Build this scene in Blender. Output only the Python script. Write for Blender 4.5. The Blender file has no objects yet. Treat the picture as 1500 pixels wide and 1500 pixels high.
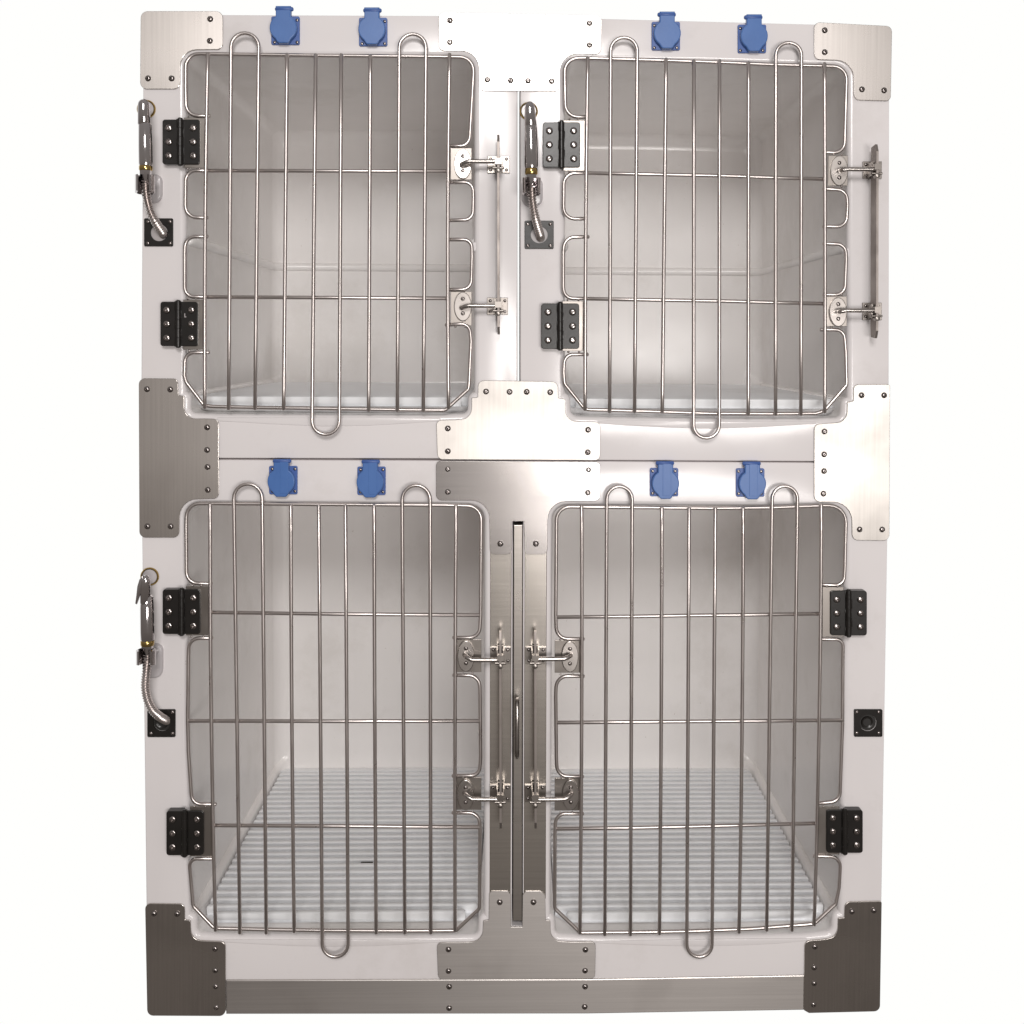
import bpy, math, random
from mathutils import Vector, Matrix
from mathutils.geometry import tessellate_polygon
random.seed(7)
pi = math.pi
scene = bpy.context.scene
C = scene.collection

# ------------------------------------------------------------------ camera (solved from the cabinet's corners)
YAW, PITCH, ROLL, CX, CY, CZ, PPX, PPY = 0.02513, -0.02761, 0.00577, -0.00353, -1.7591, 1.11523, 796.45, 543.81
FPX, RES = 1575.0, 1500.0
def basis():
    fw = Vector((math.sin(YAW)*math.cos(PITCH), math.cos(YAW)*math.cos(PITCH), math.sin(PITCH)))
    rt = Vector((math.cos(YAW), -math.sin(YAW), 0)); up = rt.cross(fw)
    r = rt*math.cos(ROLL)+up*math.sin(ROLL); u = -rt*math.sin(ROLL)+up*math.cos(ROLL)
    return r, u, fw
RT, UP, FW = basis()
CAM = Vector((CX, CY, CZ))
def P(px, py, y=0.0):
    """point of the plane Y=y measured on the photograph"""
    d = FW + RT*((px-PPX)/FPX) - UP*((py-PPY)/FPX)
    return CAM + d*((y-CY)/d.y)
MM = 1.113e-3   # one measured unit on the front face, in metres

cam_d = bpy.data.cameras.new('camera'); cam = bpy.data.objects.new('camera', cam_d); C.objects.link(cam)
cam.matrix_world = Matrix(((RT.x, UP.x, -FW.x, CX), (RT.y, UP.y, -FW.y, CY), (RT.z, UP.z, -FW.z, CZ), (0, 0, 0, 1)))
cam_d.sensor_width = 36; cam_d.lens = 36*FPX/RES
cam_d.shift_x = (RES/2-PPX)/RES; cam_d.shift_y = -(RES/2-PPY)/RES
cam_d.clip_start = 0.05; cam_d.clip_end = 60
scene.camera = cam

# ------------------------------------------------------------------ materials
def new_mat(name):
    m = bpy.data.materials.new(name); m.use_nodes = True
    nt = m.node_tree; b = nt.nodes['Principled BSDF']
    return m, nt, b
def noise(nt, scale, detail=3, vec_scale=None, rough=.5):
    tc = nt.nodes.new('ShaderNodeTexCoord'); mp = nt.nodes.new('ShaderNodeMapping')
    nt.links.new(tc.outputs['Object'], mp.inputs['Vector'])
    if vec_scale: mp.inputs['Scale'].default_value = vec_scale
    n = nt.nodes.new('ShaderNodeTexNoise'); n.inputs['Scale'].default_value = scale
    n.inputs['Detail'].default_value = detail; n.inputs['Roughness'].default_value = rough
    nt.links.new(mp.outputs['Vector'], n.inputs['Vector'])
    return n
def ramp(nt, src, a, b, p0=.3, p1=.7):
    r = nt.nodes.new('ShaderNodeValToRGB')
    r.color_ramp.elements[0].position = p0; r.color_ramp.elements[1].position = p1
    r.color_ramp.elements[0].color = (*a, 1) if len(a) == 3 else a
    r.color_ramp.elements[1].color = (*b, 1) if len(b) == 3 else b
    nt.links.new(src, r.inputs['Fac']); return r
def bump(nt, b, src, strength, dist=.001):
    bp = nt.nodes.new('ShaderNodeBump'); bp.inputs['Strength'].default_value = strength
    bp.inputs['Distance'].default_value = dist
    nt.links.new(src, bp.inputs['Height']); nt.links.new(bp.outputs['Normal'], b.inputs['Normal'])

def mat_gelcoat(name, a, b_, rough=.16, wavy=.25):
    m, nt, b = new_mat(name)
    n = noise(nt, 5, 4)
    nt.links.new(ramp(nt, n.outputs['Fac'], a, b_).outputs['Color'], b.inputs['Base Color'])
    n4 = noise(nt, 3.2, 8, None, .68)
    r4 = ramp(nt, n4.outputs['Fac'], (.93, .925, .915), (1, 1, 1), .36, .46)
    n5 = noise(nt, 95, 3, (1, 1, .6), .7)
    r5 = ramp(nt, n5.outputs['Fac'], (.82, .80, .77), (1, 1, 1), .245, .275)
    src = nt.nodes[-1]
    prev = b.inputs['Base Color'].links[0].from_socket
    for rr in (r4, r5):
        mxx = nt.nodes.new('ShaderNodeMix'); mxx.data_type = 'RGBA'; mxx.blend_type = 'MULTIPLY'; mxx.inputs[0].default_value = 1
        nt.links.new(prev, mxx.inputs[6]); nt.links.new(rr.outputs['Color'], mxx.inputs[7]); prev = mxx.outputs[2]
    nt.links.new(prev, b.inputs['Base Color'])
    n2 = noise(nt, 9, 2)
    r = ramp(nt, n2.outputs['Fac'], (rough*.85,)*3, (rough*1.3,)*3)
    nt.links.new(r.outputs['Color'], b.inputs['Roughness'])
    n3 = noise(nt, 14, 2)
    bump(nt, b, n3.outputs['Fac'], wavy, .0012)
    b.inputs['IOR'].default_value = 1.5
    return m
WHITE = mat_gelcoat('white_gelcoat', (.785, .75, .752), (.81, .775, .776))
INNER = mat_gelcoat('white_interior', (.85, .828, .815), (.87, .848, .835), .2)
GRATE = mat_gelcoat('white_grate', (.87, .88, .895), (.89, .90, .915), .34, .02)

def mat_brushed(name, axis, base, rough=.34, aniso=.75, stain=.16):
    """brushed stainless; axis 'V' = grain runs up and down, 'H' = grain runs sideways"""
    m, nt, b = new_mat(name)
    b.inputs['Metallic'].default_value = 1
    vs = (260, 260, 3) if axis == 'V' else (3, 260, 260)
    n = noise(nt, 1.0, 4, vs, .7)
    lo = tuple(c*.9 for c in base); hi = tuple(min(1, c*1.08) for c in base)
    r1 = ramp(nt, n.outputs['Fac'], lo, hi, .25, .75)
    n2 = noise(nt, 7, 4)
    r2 = ramp(nt, n2.outputs['Fac'], (1-stain,)*3, (1, 1, 1), .35, .6)
    mx = nt.nodes.new('ShaderNodeMix'); mx.data_type = 'RGBA'; mx.blend_type = 'MULTIPLY'
    mx.inputs[0].default_value = 1
    nt.links.new(r1.outputs['Color'], mx.inputs[6]); nt.links.new(r2.outputs['Color'], mx.inputs[7])
    nt.links.new(mx.outputs[2], b.inputs['Base Color'])
    rr = ramp(nt, n2.outputs['Fac'], (rough*1.12,)*3, (rough*.95,)*3)
    nt.links.new(rr.outputs['Color'], b.inputs['Roughness'])
    b.inputs['Anisotropic'].default_value = aniso
    tg = nt.nodes.new('ShaderNodeTangent'); tg.direction_type = 'UV_MAP'; tg.uv_map = 'grain'
    nt.links.new(tg.outputs['Tangent'], b.inputs['Tangent'])
    b.inputs['Anisotropic Rotation'].default_value = 0.0 if axis == 'V' else 0.25
    n3 = noise(nt, 4, 2)
    bump(nt, b, n3.outputs['Fac'], .3, .004)
    return m
STEEL_V = mat_brushed('brushed_steel_upright', 'V', (.60, .56, .53), .265, .72)
STEEL_W = mat_brushed('brushed_steel_worn', 'V', (.57, .54, .51), .40, .5, .2)
STEEL_D = mat_brushed('brushed_steel_panel', 'H', (.50, .465, .43), .27, .5)
STEEL_H = mat_brushed('brushed_steel_level', 'H', (.60, .565, .55), .23, .55)
STEEL_C = mat_brushed('brushed_steel_base', 'H', (.62, .585, .56), .39, .6)
STEEL_P = mat_brushed('brushed_steel_post', 'H', (.60, .56, .515), .235, .5)

def mat_metal(name, base, rough, bumpy=0, var=.12):
    m, nt, b = new_mat(name)
    b.inputs['Metallic'].default_value = 1
    n = noise(nt, 25, 2)
    nt.links.new(ramp(nt, n.outputs['Fac'], tuple(c*(1-var) for c in base), base).outputs['Color'], b.inputs['Base Color'])
    r = ramp(nt, n.outputs['Fac'], (rough*1.25,)*3, (rough*.9,)*3)
    nt.links.new(r.outputs['Color'], b.inputs['Roughness'])
    return m
WIRE = mat_metal('polished_wire', (.60, .55, .53), .3, var=.02)
CHROME = mat_metal('chrome', (.60, .57, .575), .06, var=.04)
SCREW = mat_metal('screw_steel', (.34, .31, .30), .2)
BRACKET = mat_metal('bracket_steel', (.36, .33, .305), .32)
BAR = mat_metal('lock_bar_steel', (.33, .295, .275), .5)
OVAL = mat_metal('cast_steel', (.51, .475, .45), .26)
BRASS = mat_metal('brass', (.52, .37, .14), .18)
def mat_plastic(name, a, b_, rough, spec=.5, bscale=200, bstr=.15):
    m, nt, b = new_mat(name)
    n = noise(nt, 30, 4)
    nt.links.new(ramp(nt, n.outputs['Fac'], a, b_).outputs['Color'], b.inputs['Base Color'])
    b.inputs['Roughness'].default_value = rough
    b.inputs['Specular IOR Level'].default_value = spec
    bump(nt, b, noise(nt, bscale, 2).outputs['Fac'], bstr, .0004)
    return m
BLACK = mat_plastic('black_nylon', (.008, .007, .006), (.014, .012, .011), .3)
BLUE = mat_plastic('blue_plastic', (.055, .145, .40), (.065, .165, .44), .38)
BLUE_DK = mat_plastic('blue_plastic_frame', (.05, .11, .34), (.06, .13, .38), .42)
GREYCAP = mat_plastic('pale_plastic', (.40, .37, .37), (.46, .43, .43), .3)
CLEARISH = mat_plastic('milky_plastic', (.52, .49, .50), (.58, .55, .56), .18)
DARK = mat_plastic('dark_cavity', (.01, .009, .008), (.02, .018, .016), .6)

# ------------------------------------------------------------------ mesh helpers
class MB:
    def __init__(s): s.v = []; s.f = []
    def cant(s, z0, deg):
        s.v = [(x, y-(z-z0)*math.tan(math.radians(deg))*.8, z) for x, y, z in s.v]; return s
    def add(s, vs, fs):
        o = len(s.v); s.v += [tuple(v) for v in vs]; s.f += [tuple(i+o for i in f) for f in fs]
        return s
    def loft(s, rings, cap0=True, cap1=True, closed=True):
        n = len(rings[0]); vs = [p for r in rings for p in r]; fs = []
        for k in range(len(rings)-1):
            for i in range(n if closed else n-1):
                j = (i+1) % n
                fs.append((k*n+i, k*n+j, (k+1)*n+j, (k+1)*n+i))
        s.add(vs, fs)
        if cap0: s.add(rings[0], [tuple(range(n))[::-1]])
        if cap1: s.add(rings[-1], [tuple(range(n))])
        return s
    def box(s, a, b):
        x0, y0, z0 = a; x1, y1, z1 = b
        v = [(x0,y0,z0),(x1,y0,z0),(x1,y1,z0),(x0,y1,z0),(x0,y0,z1),(x1,y0,z1),(x1,y1,z1),(x0,y1,z1)]
        return s.add(v, [(0,3,2,1),(4,5,6,7),(0,1,5,4),(1,2,6,5),(2,3,7,6),(3,0,4,7)])
    def prism(s, pts, yf, yb, ch=.0006):
        """pts: outline as (x, z), front at yf, back at yb, chamfered front edge"""
        if area(pts) > 0: pts = pts[::-1]
        r = [[(x, yb, z) for x, z in pts]]
        if ch:
            r.append([(x, yf+ch, z) for x, z in pts])
            i1 = offset(pts, -ch*.3); r.append([(x, yf+ch*.3, z) for x, z in i1])
            i2 = offset(pts, -ch); r.append([(x, yf, z) for x, z in i2])
        else: r.append([(x, yf, z) for x, z in pts])
        return s.loft(r)
    def tube(s, path, r, n=12, rad=None, caps=True):
        path = [Vector(p) for p in path]
        rings = []; T0 = (path[1]-path[0]).normalized()
        a = Vector((0, 1, 0)) if abs(T0.y) < .9 else Vector((1, 0, 0))
        N = (a - T0*a.dot(T0)).normalized()
        m = len(path)
        for i, p in enumerate(path):
            if i == 0: T = T0
            elif i == m-1: T = (path[i]-path[i-1]).normalized()
            else: T = ((path[i]-path[i-1]).normalized()+(path[i+1]-path[i]).normalized()).normalized()
            N = (N - T*N.dot(T)).normalized(); B = T.cross(N)
            rr = rad[i] if rad else r
            rings.append([p+(N*math.cos(2*pi*k/n)+B*math.sin(2*pi*k/n))*rr for k in range(n)])
        if caps:  # rounded ends
            T = (path[0]-path[1]).normalized(); c = path[0]; r0 = rings[0]
            rings.insert(0, [c+(q-c)*.55+T*(rad[0] if rad else r)*.45 for q in r0])
            T = (path[-1]-path[-2]).normalized(); c = path[-1]; r1 = rings[-1]
            rings.append([c+(q-c)*.55+T*(rad[-1] if rad else r)*.45 for q in r1])
        return s.loft(rings)
    def lathe(s, o, prof, n=20, axis='Y'):
        """prof: (radius, along) from centre outwards"""
        o = Vector(o); rings = []
        for r, h in prof:
            ring = []
            for k in range(n):
                a = 2*pi*k/n
                d = Vector((math.cos(a)*r, h, math.sin(a)*r)) if axis == 'Y' else Vector((math.cos(a)*r, math.sin(a)*r, h))
                ring.append(o+d)
            rings.append(ring)
        return s.loft(rings)
    def build(s, name, mat, parent=None, smooth=20):
        me = bpy.data.meshes.new(name); me.from_pydata(s.v, [], s.f); me.validate(); me.update()
        import bmesh
        bm = bmesh.new(); bm.from_mesh(me)
        bmesh.ops.remove_doubles(bm, verts=bm.verts, dist=1e-6)
        bmesh.ops.recalc_face_normals(bm, faces=bm.faces)
        bm.to_mesh(me); bm.free()
        me.polygons.foreach_set('use_smooth', [True]*len(me.polygons))
        me.set_sharp_from_angle(angle=math.radians(smooth))
        me.materials.append(mat)
        if mat in (STEEL_V, STEEL_W, STEEL_D, STEEL_H, STEEL_P, STEEL_C):
            uv = me.uv_layers.new(name='grain')
            for l in me.loops:
                co = me.vertices[l.vertex_index].co; uv.data[l.index].uv = (co.x+.21*co.y, co.z+.13*co.y)
        o = bpy.data.objects.new(name, me); C.objects.link(o)
        if parent: o.parent = parent
        return o
def area(p): return .5*sum(p[i][0]*p[(i+1) % len(p)][1]-p[(i+1) % len(p)][0]*p[i][1] for i in range(len(p)))
def offset(p, d):
    """grow (d>0) or shrink an outline of (x,z) points"""
    s = 1 if area(p) > 0 else -1; n = len(p); out = []
    for i in range(n):
        a = Vector(p[i-1]); b = Vector(p[i]); c = Vector(p[(i+1) % n])
        e1 = (b-a); e2 = (c-b)
        if e1.length < 1e-9: e1 = e2
        if e2.length < 1e-9: e2 = e1
        e1 = e1.normalized(); e2 = e2.normalized()
        n1 = Vector((e1.y, -e1.x))*s; n2 = Vector((e2.y, -e2.x))*s
        m = n1+n2
        k = m.length_squared
        if k < 1e-6: m = n1; k = 1
        m = m*(2/k) if k > .6 else m.normalized()*1.5
        out.append((b.x+m.x*d, b.y+m.y*d))
    return out
def fillet(pts, closed=True, seg=6):
    """pts: (x, y[, radius]) in measured units; returns rounded outline"""
    n = len(pts); out = []
    for i in range(n):
        p = pts[i]; r = p[2] if len(p) > 2 else 0
        b = Vector(p[:2])
        if r == 0 or (not closed and i in (0, n-1)): out.append(tuple(b)); continue
        a = Vector(pts[i-1][:2]); c = Vector(pts[(i+1) % n][:2])
        u = (a-b); v = (c-b); lu = u.length; lv = v.length; u.normalize(); v.normalize()
        ang = math.acos(max(-1, min(1, u.dot(v))))
        if ang > pi-.02: out.append(tuple(b)); continue
        pr = pts[i-1]; nx = pts[(i+1) % n]
        ka = .5 if len(pr) > 2 and pr[2] else .95; kb = .5 if len(nx) > 2 and nx[2] else .95
        t = min(r/math.tan(ang/2), lu*ka, lv*kb); rr = t*math.tan(ang/2)
        cc = b+(u+v).normalized()*(rr/math.sin(ang/2))
        s0 = b+u*t-cc; s1 = b+v*t-cc
        a0 = math.atan2(s0.y, s0.x); a1 = math.atan2(s1.y, s1.x); da = (a1-a0+pi) % (2*pi)-pi
        for k in range(seg+1):
            th = a0+da*k/seg; out.append((cc.x+math.cos(th)*rr, cc.y+math.sin(th)*rr))
    return out
def W2(pts, y=0.0):
    o = []
    for p in pts:
        q = P(p[0], p[1], y); o.append((q.x, q.z))
    return o
def empty(name, loc=(0, 0, 0), parent=None):
    o = bpy.data.objects.new(name, None); C.objects.link(o); o.location = loc
    o.empty_display_size = .05
    if parent: o.parent = parent
    return o
def tag(o, label, cat, group=None):
    o['label'] = label; o['category'] = cat
    if group: o['group'] = group
def inst(src, loc, parent, name, rot=0.0, scale=1.0):
    o = src.copy(); o.name = name; C.objects.link(o); o.location = loc; o.parent = parent
    o.rotation_euler = (0, rot, 0); o.scale = (scale,)*3
    return o

bank = empty('kennel_bank')
tag(bank, 'two storey bank of four white animal cages with wire doors and steel corner plates', 'cage bank')

# ------------------------------------------------------------------ cage bodies
DEPTH = 0.638
UL_H = [(264,74,26),(702,76,26),(702,580,3),(693,583,3),(692,613.5,26),(645,615,0),(475,615,0),(320,614,0),(270,612,26),(271,582,3),(264,579,3)]
UR_H = [(820,80,26),(1030,83,0),(1249,89.5,26),(1249,588,3),(1240,590,3),(1239,619,26),(1192,620,0),(1040,620,0),(880,618,0),(829,617,26),(828,584,3),(820,582,3)]
LL_H = [(264,731,28),(717,733,28),(716,1346,3),(708,1348,3),(707,1378.5,26),(640,1380,0),(490,1380,0),(331,1378,0),(280,1375,28),(280,1347,3),(271,1345,3)]
LR_H = [(802,734,28),(1030,734,0),(1247,735,28),(1236,1342,3),(1227,1344,3),(1226,1372,26),(1178,1377,0),(1040,1380,0),(872,1380,0),(806,1377,28),(805,1348,3),(799,1346,3)]
FR = .0085
def cage_body(name, outer_px, holes_px, slot=None):
    m = MB()
    outer = W2(outer_px)
    if area(outer) < 0: outer = outer[::-1]
    b = .0022
    fo = offset(outer, -b)
    loops = [[(x, 0, z) for x, z in fo]]
    hs = []
    for h in holes_px:
        w = W2(fillet(h, True, 8))
        if area(w) > 0: w = w[::-1]
        hs.append(w)
    if slot:
        w = W2(slot)
        if area(w) > 0: w = w[::-1]
        loops_h = hs+[w]
    else: loops_h = hs
    for h in loops_h: loops.append([(x, 0, z) for x, z in h])
    vs = [Vector(p) for l in loops for p in l]
    tris = tessellate_polygon([[Vector((x, z, 0)) for x, _, z in l] for l in loops])
    m.add(vs, tris)
    # outer edge rounding and outside walls
    rings = []
    for k in range(4):
        a = k/3*pi/2
        rr = offset(outer, -b*(1-math.sin(a))); rings.append([(x, b*(1-math.cos(a)), z) for x, z in rr])
    rings.append([(x, DEPTH+.02, z) for x, z in outer])
    m.loft(rings, cap0=False, cap1=True)
    if slot:
        w = W2(slot); m.loft([[(x, 0, z) for x, z in w], [(x, DEPTH-.01, z) for x, z in w]], cap0=False, cap1=True)
    o = m.build(name, WHITE, bank, 40)
    # interiors: rounded lip, straight walls, coved back
    for w in hs:
        t = MB(); rings = []
        for k in range(7):
            a = k/6*pi/2
            rr = offset(w, -FR*(1-math.cos(a))) if False else offset(w, -FR*math.sin(a))
            rings.append([(x, FR*(1-math.cos(a)), z) for x, z in rr])
        t.loft(rings, False, False)
        t.build('opening_rim', WHITE, o, 60)
        t = MB(); inner = offset(w, -FR)
        rings = [[(x, FR, z) for x, z in inner], [(x, DEPTH-.03, z) for x, z in inner]]
        # coved back corners: shrink toward the centre
        cx = (min(p[0] for p in inner)+max(p[0] for p in inner))/2; cz = (min(p[1] for p in inner)+max(p[1] for p in inner))/2
        hx = max(abs(p[0]-cx) for p in inner); hz = max(abs(p[1]-cz) for p in inner)
        for k in range(1, 7):
            a = k/6*pi/2; s = .03*(1-math.cos(a))
            rings.append([(cx+(x-cx)*(1-s/hx), DEPTH-.03+.03*math.sin(a), cz+(z-cz)*(1-s/hz)) for x, z in inner])
        t.loft(rings, False, False)
        t.add([(cx-hx-.01, DEPTH+.0001, cz-hz-.01), (cx+hx+.01, DEPTH+.0001, cz-hz-.01), (cx+hx+.01, DEPTH+.0001, cz+hz+.01), (cx-hx-.01, DEPTH+.0001, cz+hz+.01)], [(0, 1, 2, 3)])
        t.build('inner_wall', INNER, o, 50)
    return o
body_ul = cage_body('cage_body', [(210,21),(758,23.5),(758,672),(206,671)], [UL_H])
body_ur = cage_body('cage_body', [(762,24),(1303,38.5),(1302,676.5),(762,673.6)], [UR_H])
body_lo = cage_body('cage_body', [(206.5,673.2),(758,675.2),(1302,678.5),(1289,1476),(216,1482)], [LL_H, LR_H],
                    [(751,763.5),(766.5,763.5),(766,1356),(749.5,1356)])
# raised sill under every opening
for body, pts in ((body_ul, [(318,611.5),(318,617),(360,619),(410,622),(475,624.5),(540,623.5),(600,620),(645,617),(645,612)]),
                  (body_ur, [(875,616),(875,620),(920,623.5),(980,626.5),(1040,628),(1110,626),(1160,623),(1195,621),(1195,617.5)]),
                  (body_lo, [(328,1376),(328,1380),(380,1383),(430,1385.5),(490,1386.5),(550,1385.5),(600,1383),(644,1380),(644,1377)]),
                  (body_lo, [(868,1378),(868,1381),(920,1383.5),(980,1385.5),(1030,1386),(1090,1384.5),(1140,1382),(1182,1378),(1182,1374)])):
    pts = pts[::-1]
    MB().prism(W2(pts), -.0012, .002, .0011).build('sill_moulding', WHITE, body, 60)
# half round shelf rail moulded into the walls of the upper cages
def interior_x(hole, y, side):
    xs = [P(p[0], p[1]).x for p in hole]
    return (min(xs)+FR) if side == 0 else (max(xs)-FR)
for body, hole, zpx in ((body_ul, UL_H, (560, 392)), (body_ur, UR_H, (1000, 398))):
    z = P(zpx[0], zpx[1], DEPTH).z
    x0 = interior_x(hole, 0, 0); x1 = interior_x(hole, 0, 1); yb = DEPTH
    pts = [(x0, .02, z), (x0, yb-.03, z), (x0+.009, yb-.009, z), (x0+.03, yb, z), (x1-.03, yb, z), (x1-.009, yb-.009, z), (x1, yb-.03, z), (x1, .02, z)]
    MB().tube(pts, .0085, 14).build('shelf_rail', INNER, body, 60)
for body, (a, b) in ((body_ul, (695.5, 361)), (body_ur, (1243.5, 370))):
    p = P(a, b); MB().prism([(p.x-.0035, p.z-.007), (p.x+.0035, p.z-.007), (p.x+.0035, p.z+.007), (p.x-.0035, p.z+.007)], .002, .02, .001).build('rail_end', WHITE, body)

# ------------------------------------------------------------------ screws
def screw_mesh(r, h):
    m = MB()
    m.lathe((0, 0, 0), [(.0001, -h*.15), (r*.24, -h*.55), (r*.29, -h*.99), (r*.38, -h), (r*.6, -h*.88), (r*.8, -h*.64), (r*.93, -h*.36), (r, -h*.05), (r, .001)], 18)
    return m
_scr = screw_mesh(.0050, .0036).build('screw', SCREW, None, 50)
SCREWM = _scr.data; bpy.data.objects.remove(_scr)
_s = screw_mesh(.0027, .0016).build('screw', SCREW, None, 50); SMALLM = _s.data; bpy.data.objects.remove(_s)
mhs = MB().lathe((0, 0, 0), [(.0001, -.0006), (.0017, -.0006), (.0019, -.0026), (.0046, -.0024), (.0056, -.0012), (.0059, .0008)], 20)
_s = mhs.build('screw', SCREW, None, 50); HINGEM = _s.data; bpy.data.objects.remove(_s)
def screw(me, px, py, y, parent):
    o = bpy.data.objects.new('screw', me); C.objects.link(o); o.location = P(px, py, y); o.parent = parent
    o.rotation_euler = (random.uniform(-.06, .06), random.uniform(0, 6.28), random.uniform(-.06, .06))
    return o

# ------------------------------------------------------------------ steel corner and joining plates
def plate(name, pts, screws, mat, tilt=(0, 0), yf=-.0030, label=None):
    w = W2(fillet(pts, True, 6))
    cx = sum(p[0] for p in w)/len(w); cz = sum(p[1] for p in w)/len(w)
    m = MB(); m.prism([(x-cx, z-cz) for x, z in w], 0, .0028, .0006)
    o = m.build(name, mat, bank, 20)
    o.location = (cx, yf, cz); o.rotation_euler = (math.radians(tilt[0]), 0, math.radians(tilt[1]))
    if label: o['label'] = label
    bpy.context.view_layer.update()
    for a, b in screws:
        s = screw(SCREWM, a, b, yf+.0004, bank); s.parent = o; s.matrix_parent_inverse = o.matrix_world.inverted()
    return o
CS = 3
plate('corner_plate', [(207,17,10),(327,17,10),(327,73,9),(300,73.3,0),(265,74,24),(264.5,131,10),(206,131,10)],
      [(308,28),(307.5,60),(217,115),(251.5,115)], STEEL_V)
plate('joining_plate', [(643,19,8),(881,24,8),(880,80,9),(860,79.5,0),(820,79,26),(820,134.5,9),(702,133.5,9),(701.5,75,26),(670,75,0),(643,75,9)],
      [(659,30),(659,62),(714,117),(748,118),(773.5,118.5),(808,119),(863.5,34),(863.5,66)], STEEL_V, (0.0, 0))
plate('corner_plate', [(1192,33,8),(1306,39,9),(1304,148.5,7),(1250,147,9),(1249.5,89.5,26),(1215,88.5,0),(1192,88,9)],
      [(1208,44.5),(1208,76.5),(1262.5,131),(1295,132.5)], STEEL_V)
plate('joining_plate', [(204,554,9),(261,554.5,7),(262,578.5,1.5),(270.5,580,2),(270.5,613,26),(300,613,0),(321,613.5,8),(321,730,8),(300,730.5,0),(264,731.5,26),(263,787,9),(205,787,9)],
      [(215.5,570),(249.5,570.5),(303.5,626),(303.5,659),(304,684),(304.5,717.5),(216,771),(250,771)], STEEL_V, (0.0, 0))
plate('joining_plate', [(700.5,557,9),(817,559,9),(818,583,1.5),(828,584.5,2),(828.5,617,26),(860,617.5,0),(879.5,618,8),(878.5,674,7),(641,672.8,8),(639,615.5,8),(665,614.8,0),(691,613.5,26),(691,582.5,1.5),(700,582,2)],
      [(712,573.5),(746.5,574),(771.5,574),(806,574.5),(656,627.5),(656,661),(861.5,629.5),(861,662.5)], STEEL_W, (0.0, 0))
plate('joining_plate', [(639,674.8,7),(879,676.2,7),(879,733.5,9),(850,733.6,0),(802.5,734,27),(802,812,8),(768.5,812,6),(767.5,763.5,0),(750.5,763.5,0),(749.5,812,7),(717.5,812,7),(717,732.5,27),(680,732.5,0),(639,732.5,8)],
      [(656,687),(656,720.5),(862,688),(861,721.5),(733,796.5),(785,796.5)], STEEL_H, (1.1, 0))
plate('joining_plate', [(1249.5,563,8),(1303,563,3),(1302,791.5,9),(1247.5,791,9),(1247,735.5,28),(1215,735,0),(1192,735,9),(1192,621,9),(1210,620,0),(1240,618,24),(1240.5,589,2),(1249.5,587.5,1.5)],
      [(1262,579),(1295,579),(1207.5,632),(1207,665.5),(1207,690),(1206,723),(1259,775.5),(1292,775.5)], STEEL_W, (0.0, 0))
plate('corner_plate', [(213,1322.5,8),(271,1323,8),(271.5,1346,1.5),(279.5,1347.5,2),(281,1376,28),(310,1377.5,0),(331,1378,8),(331.5,1486,9),(217,1485.5,9)],
      [(225.5,1338),(259.5,1338.5),(315,1389.5),(315.5,1421),(316,1444.5),(317,1475)], STEEL_V, (-.8, 0))
plate('joining_plate', [(640,1379.5,7),(685,1379,0),(706.5,1377,28),(708,1347.5,1.5),(716,1346.5,1.5),(716.5,1308,0),(720,1304,0),(744,1304,0),(748.5,1310,0),(748.8,1356.5,0),(765,1356.5,0),(765.5,1310,0),(770,1304,0),(792,1304,0),(798.5,1310,0),(799.5,1346.5,1.5),(806,1347.5,1.5),(807,1377,28),(840,1378.5,0),(872.5,1378,7),(871.5,1432,6),(642,1433.5,7)],
      [(732,1321.5),(781.5,1321.5),(657,1390.5),(657,1422),(857.5,1391),(857,1421.5)], STEEL_C, (-.4, 0))
plate('corner_plate', [(1237,1320,9),(1291,1319,3),(1288,1479.5,9),(1184,1482,0),(1177,1478,0),(1178,1377,9),(1200,1375.5,0),(1226,1372,24),(1227,1344,2),(1236,1343,1.5)],
      [(1248,1335),(1280,1333.5),(1193.5,1386.5),(1192.5,1417),(1192.5,1440),(1191.5,1471)], STEEL_V, (-.4, 0))

# plinth
m = MB(); m.prism(W2([(331.5,1434.6),(871,1433.2),(1178,1427.5),(1177.5,1478.5),(860,1484),(331.5,1484.5)]), -.0022, DEPTH+.01, .0016)
plinth = m.build('plinth', STEEL_C, bank, 20)
for a, b in ((658,1445),(658,1476.5),(857,1445),(856.5,1474.5)): screw(SCREWM, a, b, -.0018, plinth)
# centre posts
for x0, x1, x2, x3 in ((718, 749.5, 717, 748), (768.5, 801, 767, 799.5)):
    MB().prism(W2([(x0, 808), (x1, 808), (x3, 1316), (x2, 1316)]), -.0012, .004, .001).build('centre_post', STEEL_P, bank, 20)

# ------------------------------------------------------------------ divider panel in the centre slot
p0 = P(752.5, 769, -.002); p1 = P(765.5, 1349, -.002)
div = empty('divider_panel', (0.5*(p0.x+p1.x), .3, p1.z)); bpy.context.view_layer.update()
tag(div, 'upright steel divider panel slid into the slot between the two lower cages', 'divider panel')
def under(o, root):
    o.parent = root; o.matrix_parent_inverse = Matrix.Translation(-root.location)
    return o
under(MB().prism(W2([(752.3,769),(765.8,769),(765,1349),(751,1349)], -.002), -.002, .60, .0012).build('panel', STEEL_D), div)
hp = [P(757.5,1024,-.001), P(757.5,1025,-.022), P(757.5,1030,-.032), P(757.5,1038,-.036), P(757.5,1066,-.036), P(757.5,1096,-.036), P(757.5,1104,-.032), P(757.5,1108,-.022), P(757.5,1109,-.001)]
under(MB().tube(hp, .0034, 14).build('handle', OVAL, None, 80), div)

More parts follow.
